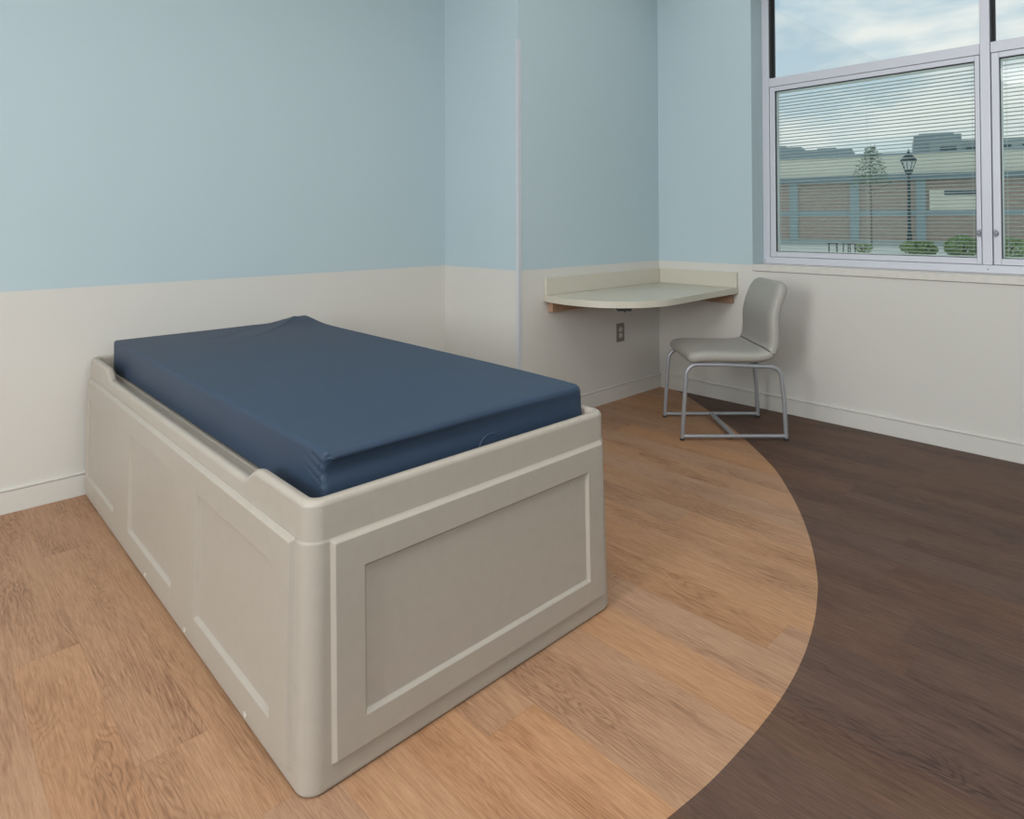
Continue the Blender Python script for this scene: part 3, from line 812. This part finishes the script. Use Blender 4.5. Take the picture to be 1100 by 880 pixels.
bm = bmesh.new(); add_lathe(bm, [(.34, 4.22), (.36, 4.26), (.26, 4.42), (.12, 4.56), (.05, 4.62), (.06, 4.68), (.01, 4.82)], n=16); obj('lantern_roof', bm, M_LAMP, lp, smooth=True)

def foliage(name, parent, n, fn, m, s=.12, label=None):
    bm = bmesh.new()
    for _ in range(n):
        p = Vector(fn()); a = random.uniform(0, 2*PI); b = random.uniform(-1, 1)
        d = Vector((math.cos(a), math.sin(a), b)).normalized(); e = d.cross(Vector((random.uniform(-1, 1), random.uniform(-1, 1), random.uniform(-.3, 1)))).normalized()
        k = s*random.uniform(.6, 1.3)
        vs = [bm.verts.new(p-d*k), bm.verts.new(p+e*k*.4), bm.verts.new(p+d*k), bm.verts.new(p-e*k*.4)]
        bm.faces.new(vs)
    return obj(name, bm, m, parent, recalc=False)
# conifer-like tree in front of the parapet
tr = empty('young_tree', (31.9, 8.75, GZ)); tag(tr, 'slender young tree with airy green crown in front of the brick building', 'tree')
bm = bmesh.new(); add_tube(bm, [(0, 0, 0), (.03, 0, 1.5), (0, .02, 3.5), (0, 0, 5.3)], [.035, .03, .02, .008], 8)
for k in range(16):
    z0 = 2.6+k*.15; a = k*2.4; l = 1.1*(1-(z0-2.6)/2.9); add_tube(bm, [(0, 0, z0), (l*.6*math.cos(a), l*.6*math.sin(a), z0+.18), (l*math.cos(a), l*math.sin(a), z0+.42)], [.02, .014, .005], 5)
obj('trunk', bm, M_BARK, tr)
def crown():
    z = 3.2+1.9*random.random()**1.3; r = .95*(1-(z-3.2)/2.0)**.55*(random.random()**.5); a = random.uniform(0, 2*PI)
    return (r*math.cos(a), r*math.sin(a), z)
foliage('crown', tr, 1000, crown, M_LEAF2, .075)
def shrub(loc, rx, h, label, m=M_LEAF, n=700):
    sh = empty('shrub', loc); tag(sh, label, 'shrub', 'shrubs along the paving outside')
    bm = bmesh.new()
    for k in range(7):
        a = k*.9; add_tube(bm, [(0, 0, 0), (rx*.35*math.cos(a), rx*.35*math.sin(a), h*.5), (rx*.6*math.cos(a), rx*.6*math.sin(a), h*.85)], [.03, .02, .008], 5)
    obj('stems', bm, M_BARK, sh)
    def f():
        while True:
            v = Vector((random.uniform(-1, 1), random.uniform(-1, 1), random.uniform(-1, 1)))
            if v.length < 1: break
        v = v.normalized()*(v.length**.4)
        return (v.x*rx, v.y*rx, h*.5+v.z*h*.5)
    foliage('leaves', sh, n, f, m, .07)
shrub((25.9, 7.15, GZ), .35, .40, 'smallest green shrub, beside the dark stools at the foot of the brick building', n=260)
shrub((26.5, 5.45, GZ), .5, .5, 'low green shrub partly hidden behind the wider one at the foot of the street lamp', n=500)
shrub((23.6, 4.40, GZ), .50, .60, 'low green shrub in front of the street lamp foot, nearest the window there', n=1300)
shrub((24.1, 3.25, GZ), .56, .8, 'taller green shrub seen just left of the window mullion and its latch', n=1300)
shrub((23.4, 1.9, GZ), .7, .8, 'green shrub seen through the right hand window past the mullion', n=1000)
def bench(loc, rz, label):
    b = empty('garden_stool', loc, rz); tag(b, label, 'stool', 'dark metal stools on the paving')
    bm = bmesh.new(); add_box(bm, (-.22, -.2, .42), (.22, .2, .46), .01); obj('seat', bm, M_BLACK, b)
    for sx in (-1, 1):
        for sy in (-1, 1):
            bm = bmesh.new(); add_cyl(bm, (sx*.17, sy*.15, 0), (sx*.16, sy*.14, .42), .022, n=8); obj('leg', bm, M_BLACK, b)
bench((23.6, 7.55, GZ), .4, 'dark metal garden stool on the paving, left of the pair')
bench((23.8, 7.0, GZ), .9, 'dark metal garden stool on the paving, right of the pair nearer the shrub')
